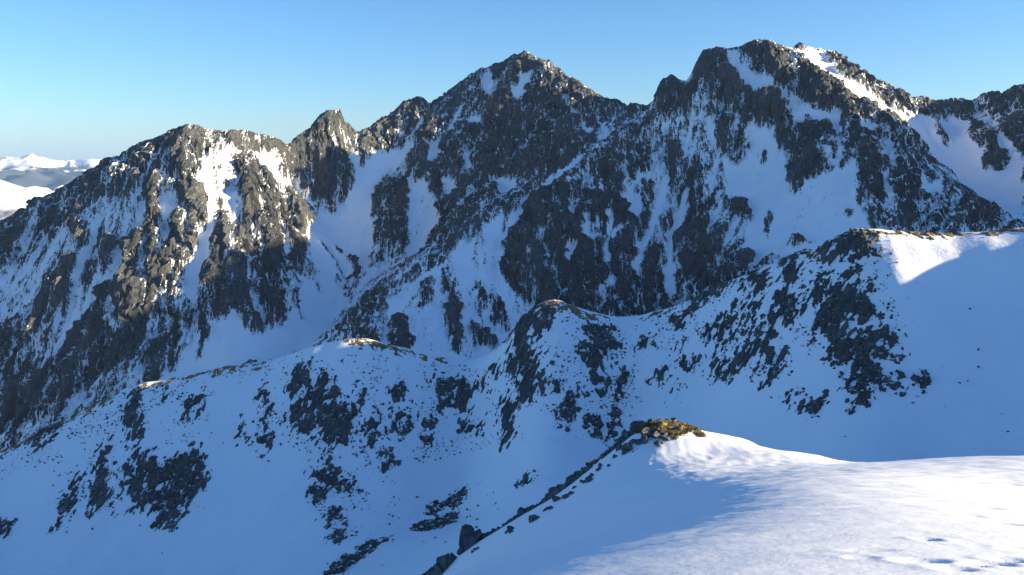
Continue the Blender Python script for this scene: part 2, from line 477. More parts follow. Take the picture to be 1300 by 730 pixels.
    polys = [
     # left mountain
     (.66, [(0, 285), (165, 191), (215, 167), (200, 200), (150, 235), (110, 260), (60, 290), (0, 330)]),
     (.36, [(20, 330), (75, 285), (150, 255), (190, 225), (200, 235), (160, 290), (100, 310), (60, 350), (0, 420), (0, 360)]),
     (.8, [(117, 247), (150, 225), (158, 238), (122, 257)]), (.75, [(90, 285), (128, 280), (130, 300), (108, 312)]),
     (.85, [(200, 180), (225, 164), (245, 162), (268, 174), (272, 185), (262, 195), (255, 215), (245, 222), (235, 195), (215, 190)]),
     (.27, [(255, 192), (300, 178), (297, 200), (285, 225), (300, 245), (280, 275), (262, 255), (250, 225)]),
     (.72, [(290, 172), (330, 178), (360, 186), (362, 225), (345, 195), (325, 190), (305, 190)]),
     (.85, [(300, 200), (330, 195), (345, 225), (375, 248), (390, 270), (385, 310), (375, 335), (350, 370), (345, 400), (320, 410), (300, 390), (270, 405), (262, 380), (275, 330), (295, 290), (305, 250)]),
     (.12, [(325, 200), (345, 183), (357, 197), (352, 215), (378, 240), (360, 245), (345, 220)]),
     (.9, [(185, 230), (203, 240), (200, 270), (195, 300), (200, 345), (188, 345), (185, 290)]),
     (.08, [(192, 228), (213, 235), (212, 262), (220, 274), (198, 272), (195, 245)]),
     (.8, [(205, 200), (225, 195), (250, 235), (265, 255), (258, 282), (240, 287), (232, 260), (215, 230)]),
     (.1, [(219, 195), (227, 195), (254, 235), (251, 245), (238, 227)]),
     (.22, [(256, 252), (275, 255), (270, 300), (255, 340), (245, 390), (238, 390), (240, 350), (250, 300)]),
     (.85, [(215, 272), (232, 287), (225, 315), (247, 308), (237, 350), (207, 390), (195, 390), (220, 330)]),
     (.2, [(200, 330), (215, 318), (205, 360), (195, 387), (188, 380)]),
     (.85, [(150, 340), (175, 318), (181, 350), (188, 390), (150, 390)]),
     (.92, [(40, 385), (60, 362), (66, 395), (50, 418), (36, 412)]), (.92, [(70, 362), (86, 338), (90, 355), (80, 382), (70, 378)]),
     (.9, [(0, 430), (40, 450), (70, 440), (110, 400), (160, 385), (235, 393), (225, 430), (215, 455), (190, 460), (175, 455), (165, 470), (135, 475), (90, 505), (60, 520), (15, 530), (0, 520)]),
     (.8, [(0, 400), (28, 420), (40, 450), (0, 460)]),
     (.25, [(145, 338), (135, 357), (100, 397), (75, 424), (60, 452), (42, 482), (36, 480), (60, 438), (83, 400), (93, 370), (110, 348), (120, 336)]),
     (.08, [(215, 462), (235, 435), (262, 408), (300, 395), (320, 415), (360, 400), (385, 345), (420, 330), (440, 380), (390, 430), (300, 466), (200, 482)]),
     (.85, [(310, 385), (320, 412), (350, 398), (362, 370), (350, 355)]),
     # tower and couloir
     (.97, [(366, 186), (400, 150), (415, 138), (440, 142), (452, 175), (450, 200), (440, 240), (425, 255), (400, 250), (385, 240), (368, 220)]),
     (.06, [(447, 190), (455, 195), (452, 210), (475, 190), (530, 175), (520, 185), (490, 210), (480, 235), (474, 270), (474, 300), (470, 330), (440, 345), (400, 330), (388, 290), (398, 268), (422, 264), (440, 243), (452, 225)]),
     (.85, [(455, 172), (500, 142), (520, 126), (545, 132), (530, 160), (500, 185), (470, 190), (457, 185)]),
     # centre peak
     (.84, [(540, 135), (590, 100), (668, 66), (760, 120), (825, 135), (800, 160), (720, 212), (640, 262), (560, 318), (520, 290), (510, 225)]),
     (.25, [(610, 90), (625, 86), (626, 117), (612, 112)]), (.12, [(646, 108), (660, 104), (674, 129), (660, 130)]), (.25, [(655, 95), (676, 90), (672, 106), (658, 106)]),
     (.2, [(540, 180), (562, 173), (555, 203), (543, 207)]), (.35, [(590, 190), (605, 180), (600, 212), (590, 217)]), (.3, [(595, 140), (620, 145), (610, 152), (597, 154)]),
     (.25, [(560, 220), (580, 222), (580, 242), (563, 242)]), (.12, [(622, 226), (645, 221), (664, 238), (640, 244)]),
     (.18, [(515, 237), (540, 220), (550, 237), (560, 270), (545, 312), (520, 322), (503, 302)]),
     (.92, [(475, 240), (510, 213), (521, 235), (516, 260), (521, 300), (505, 317), (475, 300), (471, 270)]),
     (.97, [(620, 130), (700, 115), (740, 150), (760, 180), (720, 207), (682, 233), (640, 222), (605, 235), (615, 190)]),
     # spur and its cliff
     (.28, [(600, 292), (640, 264), (660, 264), (640, 300), (640, 340), (630, 352), (600, 362), (560, 352), (545, 335)]),
     (.3, [(560, 325), (600, 360), (640, 345), (690, 400), (700, 450), (500, 450), (430, 450), (480, 385)]),
     (.95, [(640, 290), (660, 265), (690, 245), (705, 220), (740, 235), (770, 245), (800, 240), (830, 270), (850, 330), (852, 400), (780, 405), (720, 400), (680, 390), (660, 372), (635, 340)]),
     (.75, [(700, 222), (740, 200), (800, 165), (832, 140), (850, 170), (830, 205), (790, 235), (740, 235)]),
     (.12, [(780, 247), (800, 238), (817, 243), (814, 258), (795, 272), (788, 257)]),
     (.88, [(566, 342), (576, 360), (584, 400), (585, 442), (574, 437), (564, 400)]), (.85, [(595, 403), (625, 418), (632, 432), (603, 434)]),
     (.88, [(495, 410), (515, 398), (527, 442), (493, 440)]), (.8, [(440, 420), (460, 390), (486, 363), (492, 380), (486, 420), (490, 437)]),
     (.85, [(622, 363), (642, 385), (642, 412), (624, 402)]), (.8, [(603, 350), (613, 350), (622, 388), (612, 388)]), (.8, [(540, 345), (552, 343), (548, 380), (532, 385)]),
     # right massif
     (.4, [(845, 140), (880, 130), (905, 150), (920, 200), (950, 250), (955, 312), (900, 240), (870, 190)]),
     (.07, [(895, 145), (985, 158), (1005, 225), (1050, 207), (1085, 200), (1090, 250), (1112, 287), (1000, 320), (940, 330), (955, 260), (925, 215), (905, 180)]),
     (.8, [(830, 150), (868, 200), (880, 250), (920, 300), (957, 322), (950, 345), (900, 375), (860, 320), (850, 250)]),
     (.97, [(868, 285), (880, 273), (900, 300), (905, 340), (885, 360), (866, 352), (856, 312)]),
     (.88, [(915, 233), (940, 240), (960, 260), (953, 274), (930, 263)]),
     (.95, [(887, 88), (890, 60), (912, 58), (918, 78), (945, 100), (975, 120), (998, 135), (1001, 150), (985, 157), (960, 152), (930, 132), (910, 112), (895, 99)]),
     (.95, [(832, 132), (833, 105), (845, 93), (858, 97), (872, 110), (882, 115), (878, 127), (862, 145), (845, 140)]),
     (.1, [(917, 60), (937, 61), (947, 80), (982, 104), (1001, 114), (1003, 140), (985, 125), (950, 100), (925, 80)]),
     (.97, [(943, 60), (960, 52), (985, 58), (1010, 80), (1060, 105), (1093, 125), (1076, 142), (1050, 137), (1030, 137), (1002, 110), (970, 95)]),
     (.12, [(1003, 114), (1040, 138), (1072, 146), (1066, 167), (1040, 157), (1010, 142)]),
     (.9, [(985, 145), (1010, 142), (1057, 160), (1057, 172), (1030, 172), (1047, 202), (1025, 217), (1010, 230), (1004, 210), (999, 180), (985, 167)]),
     (.68, [(905, 150), (930, 147), (957, 165), (957, 187), (940, 192), (915, 192)]),
     (.8, [(1070, 157), (1095, 122), (1130, 151), (1160, 186), (1200, 216), (1250, 249), (1290, 271), (1260, 290), (1200, 295), (1150, 290), (1110, 277), (1090, 247), (1095, 190), (1080, 182)]),
     (.25, [(1085, 150), (1110, 158), (1108, 166), (1088, 162)]), (.3, [(1122, 225), (1132, 222), (1130, 262), (1122, 258)]), (.3, [(1170, 220), (1195, 225), (1198, 238), (1180, 238)]),
     # dome and right bowl
     (.08, [(1003, 62), (1020, 56), (1045, 62), (1090, 100), (1130, 131), (1152, 142), (1120, 137), (1080, 117), (1040, 87)]),
     (.8, [(1050, 65), (1080, 84), (1155, 122), (1150, 139), (1110, 112), (1070, 86)]),
     (.06, [(1140, 145), (1170, 140), (1235, 150), (1300, 190), (1300, 275), (1255, 245), (1205, 212), (1165, 182)]),
     (.85, [(1158, 122), (1195, 132), (1215, 127), (1240, 131), (1262, 115), (1300, 115), (1300, 150), (1270, 152), (1250, 137), (1225, 142), (1190, 147), (1170, 142)]),
     (.95, [(1232, 142), (1255, 160), (1280, 195), (1272, 208), (1250, 206), (1245, 180), (1228, 160)]),
     (.95, [(1268, 152), (1300, 147), (1320, 190), (1300, 195), (1280, 177)]), (.8, [(1183, 142), (1205, 160), (1209, 177), (1194, 166)]),
    ]
    for v, p in polys:
        r = f.poly(p)
        if r: G[r[0]] = np.where(r[1], F32(v), G[r[0]])
    strokes = [(.05, 4, [(722, 220), (725, 250), (728, 275)]), (.05, 3, [(740, 212), (743, 232)]), (.05, 5, [(762, 280), (740, 298), (717, 332)]), (.05, 4, [(743, 268), (744, 287)]),
     (.03, 8, [(845, 225), (840, 240), (830, 265), (825, 290), (815, 312), (808, 342)]), (.03, 8, [(870, 250), (860, 285), (850, 310), (849, 350), (852, 384)]), (.05, 4, [(806, 290), (812, 306)]),
     (.05, 4, [(777, 268), (771, 300), (770, 324)]), (.05, 4, [(796, 284), (777, 301)]), (.05, 4, [(775, 350), (765, 390)]), (.05, 4, [(687, 297), (671, 327)]),
     (.04, 8, [(734, 198), (705, 222), (680, 240), (650, 276), (635, 302), (632, 345)]), (.05, 6, [(693, 315), (691, 322)]), (.1, 5, [(822, 212), (788, 229)]), (.1, 3, [(836, 180), (834, 210)]),
     (.1, 5, [(586, 130), (575, 155), (560, 175), (545, 202)]), (.15, 4, [(715, 118), (735, 145), (747, 168)]), (.12, 5, [(755, 143), (770, 163), (764, 173)]), (.15, 4, [(535, 150), (520, 180), (500, 205)]),
     (.1, 4, [(416, 170), (428, 178)]), (.15, 4, [(386, 214), (388, 222)]), (.8, 6, [(430, 305), (448, 325), (456, 352), (440, 385)]), (.85, 7, [(390, 330), (402, 352)]), (.75, 5, [(410, 300), (425, 320), (436, 345)]), (.75, 5, [(372, 360), (382, 392)]),
     (.85, 4, [(980, 245), (974, 285)]), (.9, 5, [(1000, 298), (1030, 294)]), (.9, 4, [(968, 185), (972, 192)]), (.9, 4, [(1077, 252), (1079, 258)]),
     (.05, 4, [(1135, 180), (1112, 196)]), (.08, 4, [(1160, 215), (1195, 265)]), (.1, 3, [(1125, 165), (1135, 200), (1120, 225)]),
     (.1, 4, [(165, 370), (158, 400), (150, 425)]), (.05, 4, [(140, 400), (146, 420), (138, 450)]), (.05, 4, [(235, 345), (210, 400)]), (.1, 5, [(232, 395), (225, 415)]), (.1, 4, [(100, 455), (80, 470)]),
     (.08, 4, [(95, 440), (112, 425)]), (.85, 6, [(250, 440), (262, 415)])]
    # pillars that stand out from the left mountain and catch the sun
    PIL = [([(62, 360), (50, 395), (44, 415)], 16, 26), ([(86, 338), (76, 378)], 13, 24), ([(196, 232), (192, 290), (192, 345)], 14, 26), ([(172, 318), (160, 360), (165, 392)], 20, 26), ([(228, 285), (212, 335), (198, 388)], 18, 26), ([(245, 305), (228, 350), (212, 395)], 10, 18),
           ([(225, 196), (240, 240), (252, 280)], 18, 16), ([(318, 250), (312, 300), (300, 350)], 16, 18), ([(345, 260), (350, 300), (345, 345)], 16, 16), ([(372, 250), (378, 290), (374, 325)], 14, 16), ([(135, 362), (122, 400)], 12, 20), ([(30, 420), (14, 455)], 14, 18)]
    pil = np.zeros(f.X.shape, F32)
    for p, w, hgt in PIL:
        sl, m = f.stroke(p, w); pil[sl] = np.maximum(pil[sl], m * hgt * 1.45); G[sl] = np.maximum(G[sl], m * .9)
    pil = blur(pil, 1.2)
    for v, w, p in strokes:
        sl, m = f.stroke(p, w); G[sl] = G[sl] * (1 - m) + v * m
    # ragged edges: the traced pattern is warped by broken noise
    wx, wy = fbm2(f.X / 30, f.Y / 30, 3, .6, 71) * 14, fbm2(f.X / 30, f.Y / 30, 3, .6, 75) * 14
    G = f.sample(blur(G, .8), f.X + wx, f.Y + wy).astype(F32)
    Gs = blur(G, .8)
    # relief: rock stands proud of the snow, ribs and runnels follow the fall line
    cd = np.full(f.X.shape, 1e9, F32)
    for p in dense(crest, 12) + dense(dome[6:], 12): cd = np.minimum(cd, ((f.X - p[0]) ** 2 + (f.Y - p[1]) ** 2).astype(F32))
    kc = np.clip(np.sqrt(cd) / 85, .18, 1)                              # the skyline keeps its own shape
    Z = f.Z + ((blur(G, 2.5) - .8) * 20 + (blur(G, 9.0) - .75) * 26) * kc
    Z = Z + pil
    Z = Z + (1 - kc) * (9 * fbm2(f.X / 16, f.Y / 60, 3, .6, 55, True) - 2) * np.where(f.X > 1150, 1.5, np.where((f.X > -560) & (f.X < -230), 1.2, .7))
    slope = np.hypot(*np.gradient(base, f.d))
    l1, l2, l3 = lic(Z, f.d, 4.2, 80, 1), lic(Z, f.d, 11, 200, 2), lic(Z, f.d, 26, 420, 3)
    rockness = np.clip((Gs - .12) / .5, 0, 1)
    valley_flat = np.clip((slope - .35) / .4, .08, 1)
    amp = valley_flat * (.15 + .85 * rockness) * kc
    left = np.clip((-f.X - 480) / 200, 0, 1) * .55 + 1
    Z = Z + amp * (l3 * 8.0 * left + l2 * 5.0 * left + l1 * 1.6)
    Z = Z + amp * 10 * fbm2(f.X / 70, f.Y / 70, 4, .55, 11, True)
    gy, gx = np.gradient(Z, f.d)
    conv = Z - blur(Z.astype(F32), 3.0)
    conv2 = Z - blur(Z.astype(F32), 9)
    # crags: push bare rock out along its normal
    n = np.sqrt(gx * gx + gy * gy + 1); nx, ny, nz = -gx / n, -gy / n, 1 / n
    ra = np.clip((Gs - .25) * 2.5, 0, 1) * valley_flat * np.clip(kc * 1.6, .35, 1)
    rg = lambda k, a, b, q: 1 - 2 * np.abs(noise3(f.X / a, f.Y / a, Z / b, q))
    D = (noise3(f.X / 52, f.Y / 52, Z / 130, 1) * 7 + rg(0, 30, 120, 2) * 5.0 + slabs(f.X / 62, f.Y / 62, Z / 170, 6, 1.3) * 17 + slabs(f.X / 24, f.Y / 24, Z / 70, 1, .9) * 14 + slabs(f.X / 11, f.Y / 11, Z / 30, 2, .9) * 6.5 + slabs(f.X / 6, f.Y / 6, Z / 12, 3, .8) * 2.2 - 2) * ra
    VX, VY, VZ = f.X + nx * D * 1.15, f.Y + ny * D * 1.15, Z + nz * D * .8
    # snow cover: lies in runnels, on ledges and gentler ground, leaves ribs and walls bare
    ax, ay, az = [np.gradient(q, axis=1) for q in (VX, VY, VZ)]; bx, by, bz = [np.gradient(q, axis=0) for q in (VX, VY, VZ)]
    cz = ax * by - ay * bx; cl = np.sqrt((ay * bz - az * by) ** 2 + (az * bx - ax * bz) ** 2 + cz ** 2) + 1e-6
    up = blur((cz / cl).astype(F32), .7)
    R = .545 + (Gs - .5) * .76 + .10 * np.clip(conv / 3, -1.5, 1.5) + .07 * np.clip(conv2 / 7, -1.5, 1.5) + .08 * l1 + .06 * l2
    R -= .50 * np.clip(up - .62, -.25, .35) * (1 - .8 * (1 - kc))
    R += .22 * (1 - kc) + .14 * np.clip((Gs - .82) / .1, 0, 1) * np.clip((kc - .5) * 2, 0, 1)
    R += .13 * fbm2(f.X / 17, f.Y / 17, 4, .65, 31)
    R = np.where(Gs < .14, np.minimum(R, .325 + .26 * fbm2(f.X / 10, f.Y / 10, 3, .6, 41)), R)
    V = np.stack([VX, VY, VZ], -1).reshape(-1, 3)
    Fc = grid_faces(len(f.ys), len(f.xs)).reshape(-1, 4)
    # which mountain each place belongs to: nearest of these lines of places
    seeds = [crest[:14] + valley[5:] + [P(300, 300, 2150)], crest[16:20] + valley[0:4], crest[21:37] + [P(560, 250, 2400), P(680, 190, 2450), P(500, 280, 2330)] + spur[7:11],
             crest[38:] + rib[:-2] + spur[1:7] + [P(800, 380, 1900), P(1000, 250, 2000)], dome[5:] + bowl]
    cx, cy = f.X[:-1, :-1].ravel(), f.Y[:-1, :-1].ravel()
    best = np.full(cx.shape, 1e12, F32); who = np.zeros(cx.shape, np.int8)
    for k, sd in enumerate(seeds):
        for p in dense([q for q in sd], 1e9):
            dd = ((cx - p[0]) ** 2 + (cy - p[1]) ** 2).astype(F32); m = dd < best
            best[m] = dd[m]; who[m] = k
    labels = ['broad rocky mountain with sunlit ribs and snow gullies beside the distant hills', 'dark pointed rock tower rising beside the snow couloir',
              'tall pyramid peak with a dark grey wall at the head of the valley', 'high blocky massif with a long cliffed spur and open snow face', 'jagged rock crest above the shaded snow bowl behind the massif']
    for k, lb in enumerate(labels):
        o = sub_mesh('mountain', V, Fc, who == k, M_MOUNT, {'rock': R.ravel()}, R.ravel()[Fc].mean(1) < .5)
        tag(o, lb, None, None, 'structure')
    return f
mountains = build_mountains()

# ------------------------------------------------------------------ the nearer ridge and the snow bowl below it
def build_near():
    f = Field(-1050, 1000, 70, 1300, 2.6)
    crest = [(-200, 665, 900), (-60, 600, 930), (0, 570, 940), (60, 540, 950), (110, 515, 955), (150, 496, 955), (180, 487, 955), (230, 478, 955), (290, 465, 950), (340, 460, 945), (390, 441, 938), (430, 432, 932), (455, 430, 930), (480, 437, 930),
             (520, 445, 930), (560, 457, 930), (590, 463, 930), (630, 447, 905), (662, 402, 875), (690, 381, 865), (715, 384, 860), (745, 397, 860), (770, 403, 860), (800, 405, 860), (830, 396, 850), (870, 385, 840), (905, 366, 820),
             (930, 355, 800), (960, 345, 780), (1000, 326, 755), (1035, 318, 735), (1060, 301, 720), (1090, 291, 712), (1120, 292, 706), (1180, 295, 700), (1240, 293, 694), (1300, 288, 686), (1400, 278, 672)]
    C = [P(*p) for p in crest]
    pts = dense(C, 30)
    cz = lambda px: np.array([np.interp(px, [q[0] for q in crest], [c[k] for c in C]) for k in range(3)])
    def face(px, py, s): pts.append(foot(px, py, P(px, np.interp(px, [q[0] for q in crest], [q[1] for q in crest]), np.interp(px, [q[0] for q in crest], [q[2] for q in crest])), s))
    for px, py, s in ((0, 640, .72), (0, 730, .62), (100, 600, .75), (100, 700, .64), (200, 560, .8), (200, 650, .75), (200, 730, .62), (300, 540, .78), (300, 620, .74), (300, 730, .55), (400, 520, .82), (400, 600, .78), (400, 690, .55), (500, 540, .78), (500, 610, .7), (500, 680, .5),
                      (600, 540, .76), (600, 600, .68), (600, 660, .5), (690, 470, .85), (690, 560, .74), (690, 620, .58), (800, 500, .76), (800, 580, .68), (900, 450, .76), (900, 550, .68), (1000, 420, .78), (1000, 500, .74), (1000, 580, .66), (1090, 420, .92), (1090, 500, .8), (1100, 580, .66),
                      (1200, 380, .74), (1200, 480, .72), (1200, 580, .66), (1300, 380, .7), (1300, 480, .68), (1300, 580, .6)): face(px, py, s)
    face(1130, 345, .58); face(1160, 320, .55); face(1120, 325, .55); face(1200, 330, .6)
    for c in dense(C, 120): pts.append(c + np.array((40, 150, -105)))
    pts += [Wp(-1000, 1290, -600), Wp(-400, 1290, -545), Wp(0, 1290, -480), Wp(250, 1290, -420), Wp(650, 1290, -330), Wp(1000, 1290, -240)]
    pts += [Wp(0, 75, -75), Wp(30, 120, -90), Wp(-40, 120, -110), Wp(0, 200, -160), Wp(-80, 260, -215), Wp(-200, 300, -270), Wp(-80, 420, -310), Wp(-500, 400, -400), Wp(-1000, 500, -520), Wp(100, 300, -190), Wp(-1000, 100, -350), Wp(-300, 80, -190), Wp(120, 90, -55), Wp(150, 420, -210)]
    # the ridge goes on to the right of the picture and climbs; its unseen crest is shaped to cast shade on the bowl
    pts += dense([P(1400, 278, 672), Wp(600, 674, -28), Wp(700, 660, -4), Wp(800, 660, 18), Wp(1000, 650, 28)], 40)
    pts += dense([Wp(700, 660, -4), Wp(700, 580, -22), Wp(700, 566, -34), Wp(700, 530, -54), Wp(690, 420, -60), Wp(600, 300, -50), Wp(450, 170, -40), Wp(300, 75, -40)], 50)
    pts += dense([Wp(700, 660, -4), Wp(700, 690, 0), Wp(700, 770, 0), Wp(700, 812, -10), Wp(710, 900, -40)], 40)
    pts += [Wp(1000, 100, -60), Wp(800, 250, -50), Wp(1000, 900, -80), Wp(400, 340, -100)]
    Z = rbf(pts, f.X, f.Y)
    Z = blur(Z.astype(F32), 3.0) * .75 + blur(Z.astype(F32), 1.0) * .25
    f.Z = Z
    f.S = Z.copy()
    Z = Z + fbm2(f.X / 60, f.Y / 60, 3, .5, 5) * 2.2 + fbm2(f.X / 16, f.Y / 16, 3, .5, 6) * .35 + lic(Z, f.d, 7, 120, 9) * .32 + lic(Z, f.d, 18, 260, 19) * .8
    f.Z = Z
    V = np.stack([f.X, f.Y, Z], -1).reshape(-1, 3)
    o = mesh_from('snow_bowl', V, grid_faces(len(f.ys), len(f.xs)).reshape(-1, 4), M_SNOW_MID)
    tag(o, 'blue shaded snow bowl below the nearer rocky ridge', None, None, 'structure')
    return f
near = build_near()

# outcrops of bare rock that stand out of the snow of that ridge
def patch(f, pix, name, mat, d=1.1, proud=2.6, rough=3.4, cover=.0, grow=14.0, seed=0, sc1=11.0, stretch=2.0, warp=11.0):
    pts = []
    for (a, b) in zip(pix, pix[1:] + pix[:1]):
        n = max(1, int(math.hypot(b[0] - a[0], b[1] - a[1]) / 10))
        for k in range(n): pts.append(f.hit(a[0] + (b[0] - a[0]) * k / n, a[1] + (b[1] - a[1]) * k / n))
    p = np.array(pts)
    lo, hi = p.min(0) - grow, p.max(0) + grow
    xs, ys = np.arange(lo[0], hi[0], d), np.arange(lo[1], hi[1], d)
    X, Y = np.meshgrid(xs, ys)
    c = p.mean(0)
    e = 12.0
    g = np.array((f.sample(f.S, c[0] + e, c[1]) - f.sample(f.S, c[0] - e, c[1]), f.sample(f.S, c[0], c[1] + e) - f.sample(f.S, c[0], c[1] - e))) / (2 * e)
    sl = float(np.hypot(*g)); g = g / (sl + 1e-6); g0 = g
    g = g * .45 + np.array((0, .55)); g = g / np.hypot(*g)
    A, B = (X * -g[1] + Y * g[0]), (X * g[0] + Y * g[1])            # across and along the fall line
    wa = fbm2(A / 15, B / 24, 3, .6, seed + 31) * warp; wb = fbm2(A / 15, B / 24, 3, .6, seed + 33) * warp * 1.6
    soft = blur(inside_poly(p, X + wa * -g[1] + wb * g[0], Y + wa * g[0] + wb * g[1]).astype(F32), 4.2 / d)
    n1 = fbm2(A / sc1, B / sc1 / stretch, 4, .72, seed, False)
    n2 = slabs(A / 5.2, B / 6.8, None, seed % 40, 1.0) * 1.5 + slabs(A / 2.6, B / 3.6, None, seed % 40 + 5, 1.0) * .7
    n3 = fbm2(A / 22, B / 55, 2, .5, seed + 9)
    h = (soft - .5) * 2 * proud + rough * (.75 * n1 + .8 * n2 + .7 * n3) + cover
    h = np.where(soft < .05, np.minimum(h, -1.0), h)
    S = f.sample(f.Z, X, Y)
    nrm = np.array((-g0[0] * sl, -g0[1] * sl, 1.0)) / math.hypot(sl, 1)
    jx, jy = noise2(X / 3.1, Y / 3.1, seed + 21) * .7, noise2(X / 3.1, Y / 3.1, seed + 22) * .7
    V = np.stack([X + jx + nrm[0] * h, Y + jy + nrm[1] * h, S + nrm[2] * h - .05], -1).reshape(-1, 3)
    Fc = grid_faces(len(ys), len(xs)).reshape(-1, 4)
    keep = (h.ravel()[Fc].max(1) > -.5)
    if keep.sum() < 6: return None
    return sub_mesh(name, V, Fc, keep, mat, None, False)

OUT = [
 ('largest dark craggy outcrop, broad slab below the sunlit patch of ridge snow', [(1050, 350), (1075, 343), (1085, 355), (1105, 375), (1125, 395), (1140, 415), (1148, 445), (1135, 465), (1115, 480), (1110, 505), (1095, 517), (1075, 505), (1080, 480), (1065, 450), (1045, 440), (1028, 425), (1030, 400), (1045, 390), (1040, 365)]),
 ('dark rocks capping the ridge top left of the sunlit snow', [(1040, 318), (1060, 303), (1085, 293), (1110, 302), (1115, 325), (1100, 330), (1075, 325), (1050, 327)]),
 ('tall dark buttress under the grassy knob of the nearer ridge', [(655, 402), (690, 384), (705, 395), (700, 420), (685, 440), (690, 460), (670, 470), (650, 460), (645, 430)]),
 ('narrow rock rib dropping from the grassy saddle of the ridge', [(740, 412), (770, 407), (790, 425), (780, 445), (765, 455), (750, 465), (735, 450), (738, 430)]),
 ('large ragged outcrop falling from the ridge below the small bright snow cap', [(365, 472), (385, 462), (415, 480), (440, 510), (448, 540), (430, 560), (410, 575), (400, 545), (385, 555), (365, 530), (372, 500)]),
 ('wide lowest outcrop on the left slope, ragged lower edge over smooth snow', [(155, 600), (185, 575), (215, 580), (240, 570), (262, 580), (265, 610), (245, 640), (225, 660), (210, 670), (190, 650), (160, 635)]),
 ('tall narrow outcrop beside the wide lowest outcrop', [(120, 580), (140, 565), (143, 600), (140, 640), (120, 655), (115, 625)]),
 ('thin slanting sliver of rock on the snow left of the tall narrow outcrop', [(73, 660), (82, 632), (105, 600), (102, 625), (87, 657)]),
 ('forked outcrop low in the bowl standing alone in smooth snow', [(393, 595), (410, 590), (425, 603), (422, 625), (405, 635), (397, 620)]),
 ('fan of broken rock at the foot of the ridge behind the grassy knoll', [(752, 527), (780, 520), (802, 525), (792, 545), (770, 552), (748, 547)]),
]
SMALL = [[(990, 332), (1005, 322), (1020, 327), (1015, 350), (990, 352)], [(1015, 360), (1035, 350), (1045, 365), (1035, 380), (1020, 374)], [(985, 365), (1000, 360), (1020, 385), (1005, 410), (990, 422), (983, 390)],
 [(945, 352), (970, 342), (977, 365), (950, 372)], [(885, 367), (910, 350), (930, 356), (915, 372), (880, 387)], [(920, 390), (945, 377), (965, 372), (960, 395), (940, 410), (915, 405)], [(943, 402), (967, 405), (957, 432), (945, 422)],
 [(895, 420), (920, 410), (940, 412), (930, 427), (905, 430)], [(958, 430), (975, 425), (997, 450), (990, 470), (975, 490), (968, 475), (955, 465)], [(928, 442), (955, 435), (947, 465), (930, 472)], [(898, 450), (914, 450), (915, 472), (903, 472)],
 [(988, 506), (1014, 500), (1006, 515), (992, 514)], [(1026, 505), (1043, 508), (1036, 530), (1028, 526)], [(850, 400), (880, 394), (870, 408), (850, 414)], [(860, 440), (887, 452), (880, 466), (862, 455)],
 [(653, 462), (685, 455), (690, 480), (680, 502), (665, 502), (652, 487)], [(703, 460), (711, 470), (702, 507), (690, 497)], [(748, 472), (770, 462), (767, 492), (750, 497)], [(720, 490), (742, 490), (736, 520), (720, 547), (710, 532)],
 [(780, 480), (806, 462), (801, 482), (785, 507)], [(825, 470), (848, 465), (842, 485), (828, 485)], [(545, 482), (590, 477), (610, 497), (600, 520), (580, 527), (560, 512)], [(588, 527), (613, 530), (610, 547), (590, 547)],
 [(633, 507), (655, 520), (661, 552), (640, 562), (635, 537)], [(490, 490), (511, 487), (513, 511), (495, 512)], [(500, 520), (526, 510), (521, 542), (500, 562), (494, 547)], [(455, 530), (475, 525), (478, 555), (460, 577)],
 [(428, 605), (445, 600), (456, 620), (440, 632)], [(484, 572), (501, 575), (496, 600), (484, 592)], [(160, 502), (181, 492), (175, 520), (186, 540), (165, 562), (155, 547)], [(230, 507), (253, 502), (249, 527), (230, 532)],
 [(298, 530), (312, 533), (317, 562), (305, 554)], [(329, 490), (346, 500), (341, 542), (331, 532)], [(326, 545), (341, 558), (336, 578), (328, 570)], [(38, 550), (70, 533), (72, 550), (55, 572), (42, 570)], [(-5, 655), (12, 663), (10, 682), (-5, 677)],
 [(455, 492), (466, 500), (462, 522), (452, 515)], [(536, 525), (550, 530), (545, 552), (535, 548)], [(620, 470), (640, 466), (642, 480), (622, 482)], [(815, 430), (838, 425), (836, 440), (815, 446)], [(200, 490), (215, 487), (212, 505), (200, 510)],
 [(415, 645), (432, 650), (424, 668), (416, 664)], [(852, 500), (862, 495), (860, 512), (852, 514)], [(1120, 480), (1140, 478), (1136, 494), (1120, 498)], [(1160, 478), (1172, 476), (1172, 498), (1164, 498)], [(540, 550), (552, 548), (548, 566), (540, 566)]]
FLOOR = [[(414, 726), (440, 702), (492, 681), (472, 697), (450, 712), (424, 732)], [(518, 676), (555, 655), (586, 655), (576, 664), (545, 670)], [(543, 645), (575, 627), (602, 622), (582, 637), (552, 652)], [(648, 610), (672, 602), (690, 604), (672, 612)], [(418, 680), (440, 655), (446, 660), (424, 690)]]
for i, (lb, p) in enumerate(OUT):
    o = patch(near, p, 'rock_outcrop', M_OUT, .95, 1.7, 3.4, -.15, seed=i * 3 + 1, sc1=8, stretch=1.5)
    if o: tag(o, lb, 'rock outcrop', 'rock outcrops on the nearer ridge')
BESIDE = ['the largest craggy outcrop', 'the rocks capping the ridge top', 'the tall buttress under the grassy knob', 'the narrow rib under the grassy saddle', 'the large ragged outcrop below the bright snow cap', 'the wide lowest outcrop', 'the tall narrow outcrop', 'the thin slanting rock sliver', 'the forked lone outcrop', 'the rock fan behind the grassy knoll']
def small_label(p):
    c = np.mean(p, 0); k = int(np.argmin([np.hypot(*(np.mean(q, 0) - c)) for _, q in OUT]))
    w = np.ptp(np.array(p), axis=0)
    return ('tall' if w[1] > 1.25 * w[0] else 'wide') + ' small patch of broken rock near ' + BESIDE[k]
